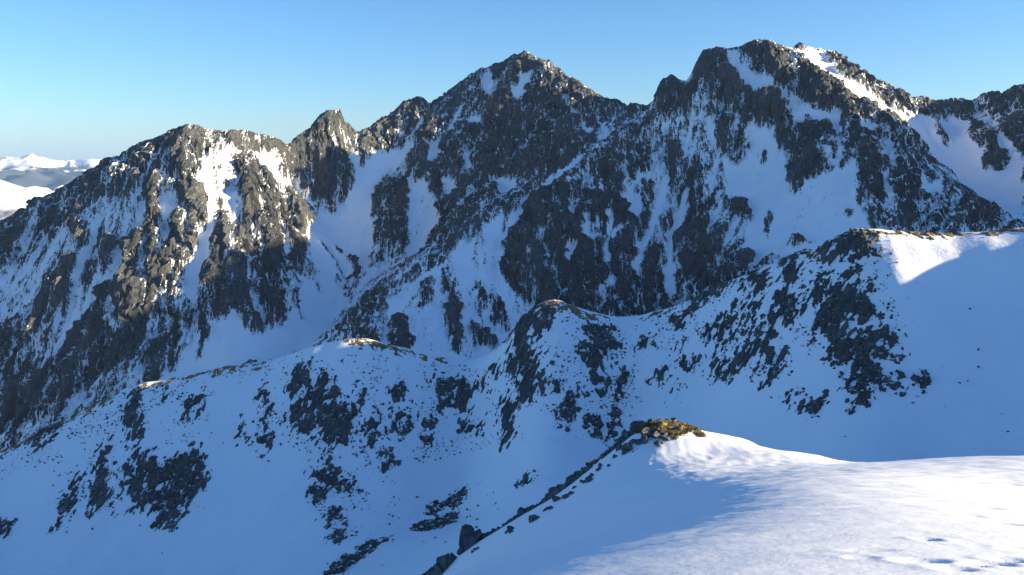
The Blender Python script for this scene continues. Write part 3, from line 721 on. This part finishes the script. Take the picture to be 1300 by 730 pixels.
for i, p in enumerate(SMALL):
    o = patch(near, p, 'rock_outcrop', M_OUT, .85, 1.6, 3.2, -.2, seed=i * 5 + 50, sc1=6, stretch=1.5, warp=8.0)
    if o: tag(o, small_label(p), 'rock outcrop', 'small rock patches on the nearer ridge')
for i, p in enumerate(FLOOR):
    o = patch(near, p, 'rock_outcrop', M_OUT, .9, 1.6, 2.2, .3, seed=i * 7 + 300, sc1=5, stretch=1.0)
    if o: tag(o, 'low flat band of dark rock on the floor of the snow bowl', 'rock outcrop', 'rock bands on the bowl floor')

# dry grass showing along the ridge top
CREST_G = [[(672, 396), (690, 381), (715, 383), (745, 397), (772, 403), (770, 408), (740, 405), (710, 391), (690, 390)], [(800, 406), (830, 396), (875, 386), (872, 390), (832, 402)], [(430, 434), (445, 430), (470, 432), (520, 445), (565, 457), (560, 461), (515, 451), (470, 438), (440, 438)],
           [(1050, 305), (1090, 291), (1120, 293), (1180, 296), (1240, 294), (1310, 288), (1310, 292), (1240, 299), (1180, 301), (1120, 300), (1090, 298)], [(150, 497), (180, 488), (230, 479), (290, 465), (340, 460), (345, 464), (290, 470), (230, 484), (180, 494)], [(985, 333), (1010, 324), (1040, 318), (1040, 323), (1010, 330)], [(0, 571), (60, 541), (110, 516), (150, 497), (150, 503), (110, 523), (60, 549), (0, 580)], [(1075, 346), (1090, 342), (1100, 352), (1092, 362)]]
gl = []
for i, p in enumerate(CREST_G):
    o = patch(near, p, 'ridge_grass', M_GRASS_MID, .8, .5, 1.1, -.12, grow=5, seed=i * 3 + 400, sc1=5, stretch=1.2, warp=3.0)
    if o: gl.append(o)

def join(objs, name):
    V, Fc, mats = [], [], objs[0].data.materials[0]
    off = 0
    for o in objs:
        me = o.data; v = np.empty(len(me.vertices) * 3, F32); me.vertices.foreach_get('co', v)
        l = np.empty(len(me.loops), np.int32); me.loops.foreach_get('vertex_index', l)
        V.append(v.reshape(-1, 3)); Fc.append(l.reshape(-1, 4) + off); off += len(me.vertices)
        bpy.data.objects.remove(o); bpy.data.meshes.remove(me)
    return mesh_from(name, np.concatenate(V), np.concatenate(Fc), mats, None, False)
tag(join(gl, 'ridge_grass'), 'dry golden grass showing along the top of the nearer ridge', 'grass', None, 'stuff')

# ------------------------------------------------------------------ rocks
import bmesh
def rock_data(seed, sub=2, flat=1.0, cuts=9):
    r = np.random.default_rng(seed)
    bm = bmesh.new(); bmesh.ops.create_icosphere(bm, subdivisions=sub, radius=1)
    v = np.array([q.co for q in bm.verts]); f = np.array([[q.index for q in p.verts] for p in bm.faces]); bm.free()
    for _ in range(cuts):                                                # broken planes
        n = r.normal(size=3); n /= np.linalg.norm(n); d = r.uniform(.32, .75)
        k = v @ n; v = v - np.outer(np.maximum(0, k - d), n)
    v += .14 * np.stack([noise3(*(v.T * 1.3), seed=seed % 50 + q) for q in range(3)], 1)
    v += .05 * np.stack([noise3(*(v.T * 4.0), seed=seed % 50 + 9 + q) for q in range(3)], 1)
    v[:, 2] *= flat
    return v, f

# small stones strewn over the nearer ridge: too many and too small to tell apart
def strewn():
    r = np.random.default_rng(5)
    variants = [rock_data(900 + k, 1, .8, 6) for k in range(6)]
    V, Fc, off = [], [], 0
    zones = [(p, 14) for p in SMALL] + [(p, 40) for _, p in OUT]
    spots = []
    for p, n in zones:
        a = np.array(p, float); c = a.mean(0)
        for _ in range(n):
            q = a[r.integers(len(a))] * r.uniform(.2, 1) ; q = c + (a[r.integers(len(a))] - c) * r.uniform(.7, 1.7) + r.normal(size=2) * 3
            spots.append((q[0], q[1], .45 + 1.5 * r.random() ** 3))
    zones = [([(150, 500), (260, 480), (270, 560), (140, 570)], 260), ([(330, 470), (460, 445), (640, 470), (660, 560), (480, 600), (340, 560)], 1300), ([(640, 400), (800, 405), (820, 520), (700, 550), (640, 480)], 800), ([(820, 405), (930, 360), (1040, 325), (1030, 470), (900, 500), (830, 480)], 900),
             ([(60, 550), (160, 500), (160, 640), (60, 650)], 260), ([(1040, 320), (1130, 300), (1150, 470), (1080, 520), (1030, 420)], 500), ([(0, 580), (120, 520), (250, 485), (390, 445), (390, 470), (200, 520), (0, 620)], 420), ([(390, 580), (500, 560), (470, 690), (400, 670)], 220), ([(500, 630), (690, 590), (620, 690), (440, 730)], 120), ([(1150, 350), (1300, 330), (1300, 560), (1150, 560)], 16)]
    for p, n in zones:
        a = np.array(p, float); lo, hi = a.min(0), a.max(0); k = 0
        while k < n:
            q = r.uniform(lo, hi, size=(400, 2))
            q = q[inside_poly(a, q[:, 0], q[:, 1])]
            q = q[fbm2(q[:, 0] / 22, q[:, 1] / 40, 3, .6, 93) + .25 * r.random(len(q)) > .14]
            for w in q[:n - k]: spots.append((w[0], w[1], .4 + 1.5 * r.random() ** 2.5))
            k += len(q)
    for px, py, s in spots:
        if px < -5 or py > 725: continue
        x, y = near.hit(px, py)
        if y > 1000 or y < 420: continue
        z = float(near.sample(near.Z, x, y))
        v, f = variants[r.integers(6)]
        t = r.uniform(0, 6.28); ct, st = math.cos(t), math.sin(t)
        w = v * s * r.uniform(.6, 1.4, 3); w = np.stack([w[:, 0] * ct - w[:, 1] * st, w[:, 0] * st + w[:, 1] * ct, w[:, 2]], 1)
        V.append(w + (x, y, z + .05 * s)); Fc.append(f + off); off += len(v)
    o = mesh_from('scattered_stones', np.concatenate(V), np.concatenate(Fc), M_OUT, None, False, None, True)
    tag(o, 'small dark stones strewn over the snow of the nearer ridge', 'stones', None, 'stuff')
strewn()

# ------------------------------------------------------------------ the snow shoulder we stand on and the grassy knoll
def plane(px, py):
    """a place on the evenly falling shoulder right of the shadow line"""
    d = ray(px, py); t = d[2] / d[1]; u = d[0] / d[1]
    Y = 1.42 / (-t - .304 - .122 * u)
    return d * (Y / d[1])
FORE = [plane(*p) for p in ((1300, 586), (1200, 588), (1100, 592), (1300, 640), (1300, 690), (1300, 620), (1200, 620), (1200, 650), (1200, 700), (1100, 630), (1100, 660), (1100, 710), (1000, 640), (1000, 680), (1000, 720), (900, 680), (900, 710), (820, 712), (780, 728), (1400, 590), (1400, 640), (1550, 600), (1550, 680))]
FORE += [P(*p) for p in [
 (1000, 622, 19), (1000, 606, 34), (1000, 590, 49), (950, 640, 15), (950, 622, 25), (950, 606, 39), (950, 590, 50), (1050, 604, 25), (1050, 597, 37), (1050, 589, 50), (900, 655, 13.5), (900, 637, 20), (900, 614, 33), (900, 596, 46), (880, 662, 13), (800, 696, 9.4), (720, 730, 7.6),
 (850, 690, 11.5), (850, 662, 16.5), (850, 640, 23), (850, 615, 32), (850, 592, 46), (780, 690, 19), (760, 650, 40), (700, 700, 29), (640, 728, 33), (700, 660, 47), (640, 690, 47), (590, 728, 46),
 (885, 545, 60), (930, 552, 59), (980, 564, 60), (1030, 578, 57), (1075, 592, 50), (900, 577, 55), (850, 529, 60.5), (830, 531, 61), (820, 536, 61), (800, 551, 61), (785, 563, 61), (770, 577, 61), (745, 597, 60), (720, 618, 60), (690, 640, 59), (660, 656, 58), (620, 680, 57), (590, 697, 56), (565, 718, 55), (545, 745, 54), (500, 800, 52),
 (850, 570, 56), (820, 600, 44), (780, 620, 48)]]
FORE += [Wp(0, 0, -1.5), Wp(3, 0, -1.42), Wp(-3, 0, -2.1), Wp(0, -5, -.2), Wp(6, -5, .2), Wp(12, 0, -2.2), Wp(25, 0, -3.0), Wp(25, 10, -5.6), Wp(45, 10, -7), Wp(45, -4, -3), Wp(-8, 0, -3.8), Wp(-12, 10, -9), Wp(-15, 25, -18), Wp(-12, 38, -24)]
for p in [P(850, 536, 60.5), P(770, 577, 61), P(690, 640, 59), P(620, 680, 57), P(545, 745, 54), P(500, 800, 52)]:
    FORE.append(p + np.array((-5, 12, -12))); FORE.append(p + np.array((-12, 30, -34)))
for p in [P(930, 556, 59), P(1030, 580, 52), P(1075, 593, 46)]:
    FORE.append(p + np.array((2, 12, -10))); FORE.append(p + np.array((4, 30, -30)))
for p in [plane(1300, 586), plane(1230, 587), plane(1550, 600)]:
    FORE.append(p + np.array((5, 8, -4.6))); FORE.append(p + np.array((14, 24, -18)))
FORE += [Wp(30, 60, -34), Wp(40, 90, -52), Wp(-40, 60, -52), Wp(-40, 20, -28), Wp(-40, 95, -85), Wp(0, 98, -68)]
def build_fore():
    t = np.linspace(-1, 1, 560); xs = 3.0 + 3.2 * np.sinh(t * 3.35) 
    u = np.linspace(0, 1, 520); ys = -4 + 6.4 * (np.exp(u * 2.85) - 1)
    X, Y = np.meshgrid(xs, ys)
    g = Field(-52, 56, -7, 110, .3)
    Zr = rbf(FORE, g.X, g.Y)
    wide = blur(Zr.astype(F32), 9); tight = blur(Zr.astype(F32), 2.5)
    k = np.clip((g.Y - 40) / 14, 0, 1) * .95                            # the rocky crest stays sharper than the drifted snow
    g.Z = wide * (1 - k) + tight * k
    Z = cubic(g, g.Z, X, Y)
    # wind ripples and old drifts
    rr = np.hypot(X, Y)
    Z += .021 * fbm2(X / 2.6 + Y * .12, Y / 1.1, 4, .5, 61) * np.clip(rr / 8, .5, 4)
    Z += .006 * fbm2(X / .5, Y / .25, 3, .55, 62)
    Z += .045 * fbm2(X / .9, Y / 1.4, 3, .6, 64) * np.clip((rr - 30) / 20, 0, 1)
    # footprints and slumped holes in the snow
    for px, py, w, dep, st in ((1275, 665, .20, .12, 1.5), (1178, 685, .14, .11, 1.3), (1170, 713, .17, .12, 1.6), (1253, 644, .22, .10, 1.5), (1285, 616, .30, .10, 1.4), (1093, 708, .12, .05, 1.5), (1283, 712, .20, .12, 1.2), (1262, 716, .16, .09, 1.2), (1236, 718, .12, .06, 1.2), (1210, 722, .16, .08, 1.3),
                               (1295, 697, .15, .07, 1.8), (1243, 693, .12, .05, 1.4), (1157, 600, .35, .06, 2), (1182, 608, .30, .07, 2), (1204, 605, .30, .07, 2), (1221, 604, .3, .06, 2), (1160, 611, .3, .05, 2), (1115, 615, .3, .05, 2), (1250, 599, .35, .08, 2), (1103, 698, .16, .04, 2), (1235, 655, .16, .05, 1.5), (1120, 642, .2, .04, 3), (1075, 644, .2, .03, 3)):
        x, y = g.hit(px, py)
        q = ((X - x) / (w * st)) ** 2 + ((Y - y) / w) ** 2
        Z -= .42 * dep * np.exp(-q * q * .7) - dep * .12 * np.exp(-(np.sqrt(q) - 1.5) ** 2 * 5)
    V = np.stack([X, Y, Z], -1).reshape(-1, 3)
    o = mesh_from('snow_ridge', V, grid_faces(len(ys), len(xs)).reshape(-1, 4), M_SNOW_NEAR)
    tag(o, 'wind packed snow shoulder in the foreground with old footprints', None, None, 'structure')
    return g
fore = build_fore()

KN = [  # rocks along the knoll and its falling crest: px, py, width in photograph pixels, height ratio, kind
 (552, 712, 18, 1.3, 0), (560, 704, 22, 1.1, 0), (568, 708, 16, 1.0, 0), (549, 727, 20, .9, 0), (562, 728, 14, .9, 0), (576, 703, 9, .9, 0), (583, 699, 10, 1.0, 0), (597, 690, 22, 1.5, 0), (603, 684, 14, 1.2, 0), (590, 700, 14, 1.1, 0), (612, 682, 9, .8, 0), (620, 682, 11, .7, 0),
 (627, 677, 9, .7, 0), (634, 674, 8, .7, 0), (642, 671, 8, .8, 0), (650, 666, 9, .8, 0), (657, 661, 10, .9, 0), (664, 656, 12, 1.0, 0), (668, 651, 9, 1.2, 0), (659, 664, 8, 1, 0), (675, 645, 7, .8, 0), (682, 641, 7, .8, 0), (690, 636, 8, .7, 0), (698, 628, 10, .8, 0), (704, 624, 13, .8, 0), (712, 620, 12, .8, 0), (706, 633, 9, .7, 0), (718, 632, 8, .9, 0), (687, 642, 5, .8, 0), (679, 646, 5, .8, 0),
 (727, 617, 15, .8, 0), (735, 612, 14, .8, 0), (743, 606, 14, .7, 0), (749, 610, 10, .8, 0), (752, 604, 8, .7, 0), (733, 596, 8, .7, 0), (741, 592, 10, .7, 0), (748, 588, 8, .8, 0), (728, 601, 8, .7, 0), (760, 597, 7, .7, 0), (773, 592, 5, 1, 0), (765, 577, 9, .7, 0), (772, 580, 8, .6, 0), (782, 580, 8, .6, 0), (773, 571, 7, .7, 0),
 (785, 571, 9, 1.2, 0), (797, 570, 20, .55, 0), (790, 563, 12, .8, 0), (802, 562, 12, .6, 0), (786, 556, 11, .8, 0), (795, 552, 12, .7, 0), (813, 549, 22, .6, 1), (823, 552, 16, .6, 1), (835, 554, 14, .5, 1), (819, 560, 12, .8, 0), (836, 565, 10, .8, 0), (846, 558, 9, .6, 1), (806, 544, 12, .6, 1), (800, 557, 10, .6, 0), (830, 547, 12, .5, 1), (843, 551, 10, .5, 1),
 (700, 614, 6, .8, 0), (711, 606, 6, .8, 0), (720, 605, 6, .8, 0), (756, 583, 6, .8, 0), (758, 577, 6, .7, 0), (778, 566, 7, .8, 0), (645, 667, 6, .8, 0), (606, 693, 9, 1.3, 0), (555, 719, 12, 1.0, 0)]
_r = np.random.default_rng(44)
for _k in range(64):
    _px = _r.uniform(690, 862) if _k < 50 else _r.uniform(600, 690)
    _c = np.interp(_px, [500, 545, 565, 590, 620, 660, 690, 720, 745, 770, 785, 800, 820, 850, 870], [800, 745, 718, 697, 680, 656, 640, 618, 597, 577, 563, 551, 541, 536, 540])
    _d = _r.random() ** 1.6 * (20 if _px > 770 else 12)
    KN.append((_px, _c + 2 + _d, _r.uniform(4, 9) + (4 if _r.random() < .25 else 0), _r.uniform(.5, .9), 1 if _px > 805 else 0))
M_STONE_W = mat_rock('lichen_rock', 1.6, .35, .10, 0, 1.3)
r_ = np.random.default_rng(3)
slots = [('rock', 'weathered grey rock standing on the falling snow crest of the knoll'), ('lichen', 'flat lichen covered rock among the grass on the knoll top')]
for i, (px, py, w, hr, k) in enumerate(KN):
    Yc = np.interp(px, [545, 590, 660, 745, 800, 850], [54, 56, 58, 60, 61, 60.5])
    cy = np.interp(px, [500, 545, 565, 590, 620, 660, 690, 720, 745, 770, 785, 800, 820, 850], [800, 745, 718, 697, 680, 656, 640, 618, 597, 577, 563, 551, 541, 536])
    x, y = P(px, py, Yc)[:2] if py < cy + 8 else fore.hit(px, py)
    z = float(fore.sample(fore.Z, x, y))
    dist = math.hypot(x, y)
    rad = w * math.hypot(dist, z) / FPX * .62
    v, f = rock_data(100 + i, 3 if w > 8 else 2, 1, 10)
    v = v * r_.uniform(.75, 1.2, 3)
    for ax in ((0, 1), (1, 2)):
        a = r_.uniform(-1, 1) * (3.1 if ax == (0, 1) else .45); ct, st = math.cos(a), math.sin(a)
        v[:, ax[0]], v[:, ax[1]] = v[:, ax[0]] * ct - v[:, ax[1]] * st, v[:, ax[0]] * st + v[:, ax[1]] * ct
    v = v / np.abs(v).max(0) * (rad, rad, rad * hr * 1.1)
    o = mesh_from('rock', v, f, M_STONE_W if k else M_STONE, None, False, None, True)
    o.location = (x, y, max(z + rad * hr * .2, min(float(P(px, py, y)[2]), z + rad * hr * .75)))
    lb = slots[k][1]
    if w >= 22 and k == 0 and px > 590 and px < 600: lb = 'tallest split rock block standing on the snow crest'
    elif px < 572: lb = 'rock block in the dark heap at the lower end of the snow crest'
    elif px == 797: lb = 'long flat dark slab half buried in snow under the knoll'
    elif 654 < px < 670: lb = 'upright slabby rock in the notch midway down the snow crest'
    elif 725 < px < 753 and py > 603: lb = 'dark rock of the cluster lying on snow below the crest'
    tag(o, lb, 'rock', 'rocks along the crest of the knoll')

# dry grass tussocks on top of the knoll
def tussocks():
    r = np.random.default_rng(12)
    outline = [(806, 546), (815, 539), (835, 534), (850, 532), (868, 537), (885, 546), (892, 553), (886, 557), (872, 551), (858, 552), (845, 548), (830, 547), (818, 550)]
    pts = np.array([fore.hit(*p) for p in outline])
    lo, hi = pts.min(0) - .5, pts.max(0) + .5
    C = r.uniform(lo, hi, size=(1500, 2))
    C = C[inside_poly(pts, C[:, 0], C[:, 1])]
    C = C[fbm2(C[:, 0] / 1.1, C[:, 1] / 1.1, 4, .6, 88) > -.05]
    extra = []
    for px, py in ((795, 548), (800, 545), (788, 552), (777, 563), (768, 571), (758, 579), (748, 586), (740, 590), (812, 543), (803, 551), (783, 558), (730, 598), (722, 606)):
        c = fore.hit(px, py)
        for _ in range(5): extra.append(c + r.normal(size=2) * .35)
    C = np.concatenate([C, np.array(extra)])[:900]
    V, Fc, n = [], [], 0
    Zc = fore.sample(fore.Z, C[:, 0], C[:, 1])
    for (x, y), z in zip(C, Zc):
        s = r.uniform(.7, 1.25)
        lean = r.uniform(-.3, .3, 2)
        for b in range(34):
            a = r.uniform(0, 6.283); rad = r.uniform(.1, .36) * s; h = r.uniform(.06, .18) * s; w = r.uniform(.012, .028) * s * 1.5
            bx, by = x + r.normal() * .12 * s, y + r.normal() * .12 * s
            dx, dy = math.cos(a), math.sin(a)
            m = (bx + dx * rad * .5 + lean[0] * h, by + dy * rad * .5 + lean[1] * h, z - .03 + h * .85)
            e = (bx + dx * rad + lean[0] * h, by + dy * rad + lean[1] * h, z - .03 + h * .8)
            V += [(bx - dy * w, by + dx * w, z - .12), (bx + dy * w, by - dx * w, z - .12), (m[0] + dy * w * .8, m[1] - dx * w * .8, m[2]), (m[0] - dy * w * .8, m[1] + dx * w * .8, m[2]), e, (e[0] + dy * w * .3, e[1] - dx * w * .3, e[2])]
            Fc += [(n, n + 1, n + 2, n + 3), (n + 3, n + 2, n + 5, n + 4)]; n += 6
    o = mesh_from('grass_tussocks', np.array(V), np.array(Fc), M_GRASS, None, True)
    tag(o, 'dry golden grass tussocks capping the snowy knoll', 'grass', None, 'stuff')
def turf_patch():
    outline = [(806, 546), (815, 539), (835, 534), (850, 532), (868, 537), (885, 546), (892, 553), (886, 557), (872, 551), (858, 552), (845, 548), (830, 547), (818, 550)]
    pts = np.array([fore.hit(*p) for p in outline])
    lo, hi = pts.min(0) - 1, pts.max(0) + 1
    xs, ys = np.arange(lo[0], hi[0], .12), np.arange(lo[1], hi[1], .12)
    X, Y = np.meshgrid(xs, ys)
    soft = blur(inside_poly(pts, X, Y).astype(F32), 3)
    h = (soft - .5) * .22 + .36 * fbm2(X / 1.1, Y / 1.1, 4, .6, 88) - .03
    V = np.stack([X, Y, fore.sample(fore.Z, X, Y) + h], -1).reshape(-1, 3)
    Fc = grid_faces(len(ys), len(xs)).reshape(-1, 4)
    o = sub_mesh('turf', V, Fc, h.ravel()[Fc].max(1) > -.08, M_GRASS, None, True)
    tag(o, 'matted dry turf under the tussocks on the knoll', 'turf', None, 'stuff')
tussocks(); turf_patch()

# ------------------------------------------------------------------ far hills, distant range, valley ground
def mat_far(name, lo, hi, s):
    m = NT(name)
    at = m.attr('rock')
    e = m.math('ADD', m.math('MULTIPLY', m.math('SUBTRACT', m.noise(s, 6, .65), .5), .9), at)
    f = m.ramp(e, [(.42, (0, 0, 0)), (.58, (1, 1, 1))])
    rc = m.ramp(m.noise(s * .6, 4), [(.35, lo), (.65, hi)])
    m.link(m.mix(f, SNOW, rc), m.b.inputs['Base Color'])
    m.b.inputs['Roughness'].default_value = .95; m.b.inputs['Specular IOR Level'].default_value = .1
    return m.m

def build_far():
    f = Field(-9500, -1500, 5600, 11000, 40)
    c = [P(*p) for p in ((-120, 215, 7000), (-50, 222, 7200), (0, 231, 7400), (20, 236, 7600), (45, 233, 8000), (80, 230, 8600), (130, 236, 9200), (200, 245, 9600), (300, 260, 9800))]
    s1 = [P(*p) for p in ((0, 231, 7400), (22, 248, 7150), (40, 262, 6950), (52, 280, 6700), (80, 330, 6200))]
    g1 = [P(*p) for p in ((30, 240, 7750), (52, 254, 7500), (70, 270, 7300), (90, 290, 7000))]
    pts = dense(c, 250) + dense(s1, 250) + dense(g1, 250)
    for p in dense(c, 500): pts += [p + np.array((200, 1200, -600)), p + np.array((300, 2200, -900))]
    pts += [Wp(-9000, 5700, -1500), Wp(-7000, 5700, -1400), Wp(-4500, 5700, -1200), Wp(-2000, 5700, -1300), P(-50, 300, 6600), P(0, 310, 6300)]
    Z = rbf(pts, f.X, f.Y); Z = blur(Z.astype(F32), 1.2)
    rel = Z + 26 * fbm2(f.X / 700, f.Y / 700, 4, .5, 3, True) + 10 * lic(Z, 40, 70, 1100, 4)
    R = .5 - (Z + 520) / 190 * .5
    o = mesh_from('hills', np.stack([f.X, f.Y, rel], -1).reshape(-1, 3), grid_faces(len(f.ys), len(f.xs)).reshape(-1, 4), mat_far('far_hill', (.085, .065, .045), (.15, .115, .08), 1 / 260), {'rock': np.clip(R, -1, 2).ravel()})
    tag(o, 'smooth white hill with brown lower slopes far behind', None, None, 'structure')
    f = Field(-25000, -10000, 22500, 38000, 70)
    c = [P(*p) for p in ((-200, 208, 30000), (-60, 209, 30000), (0, 207, 30000), (30, 208, 30500), (60, 210, 31000), (100, 208, 31500), (125, 212, 32000), (180, 210, 32000), (300, 215, 32000))]
    c2 = [P(*p) for p in ((-100, 222, 26500), (0, 226, 26500), (22, 224, 26500), (50, 218, 27000), (75, 219, 27500), (95, 226, 27500), (125, 225, 28000), (250, 226, 28000))]
    lo = [P(*p) for p in ((-100, 234, 24500), (0, 233, 24500), (40, 235, 24500), (100, 233, 24500), (250, 236, 24500))]
    pts = dense(c, 900) + dense(c2, 900) + dense(lo, 900)
    for p in dense(c, 1500): pts.append(p + np.array((0, 6000, -900)))
    for p in dense(lo, 1500): pts.append(p + np.array((0, -1500, -500)))
    for p in dense(c2, 1200): pts.append(p + np.array((0, 1500, -120)))
    Z = rbf(pts, f.X, f.Y)
    fb = fbm2(f.X / 2000, f.Y / 2000, 6, .55, 8, True)
    rel = Z + 250 * fb + 110 * lic(Z, 70, 160, 1800, 6) - 60
    R = .64 - (rel + 620) / 420 * .5
    o = mesh_from('distant_mountains', np.stack([f.X, f.Y, rel], -1).reshape(-1, 3), grid_faces(len(f.ys), len(f.xs)).reshape(-1, 4), mat_far('distant_range', (.03, .04, .055), (.05, .06, .075), 1 / 900), {'rock': np.clip(R, -1, 2).ravel()})
    tag(o, 'hazy snow capped range on the horizon', None, None, 'structure')
build_far()
g = 45000.0
o = mesh_from('ground', np.array([(-g, -3000, -1900), (g, -3000, -1900), (g, 45000, -1900), (-g, 45000, -1900)]), np.array([(0, 1, 2, 3)]), mat_far('valley_ground', (.05, .045, .04), (.09, .075, .06), 1 / 900), {'rock': np.array((.9, .9, .9, .9))})
tag(o, None, None, None, 'structure')

# ------------------------------------------------------------------ the air
def haze():
    x0, x1, y0, y1, z0, z1 = -46000, 46000, -3500, 46000, -1901, 560
    V = np.array([(x, y, z) for z in (z0, z1) for y in (y0, y1) for x in (x0, x1)], float)
    Fc = np.array([(0, 2, 3, 1), (4, 5, 7, 6), (0, 1, 5, 4), (2, 6, 7, 3), (0, 4, 6, 2), (1, 3, 7, 5)])
    m = bpy.data.materials.new('air'); m.use_nodes = True; t = m.node_tree
    for n in list(t.nodes): t.nodes.remove(n)
    out = t.nodes.new('ShaderNodeOutputMaterial'); v = t.nodes.new('ShaderNodeVolumePrincipled')
    v.inputs['Color'].default_value = (.34, .58, 1.0, 1); v.inputs['Density'].default_value = 1.3e-5; v.inputs['Anisotropy'].default_value = 0.0
    t.links.new(v.outputs['Volume'], out.inputs['Volume'])
    o = mesh_from('haze', V, Fc, m, None, False)
    tag(o, 'thin blue air that fades the distant range', 'haze', None, 'stuff')
haze()
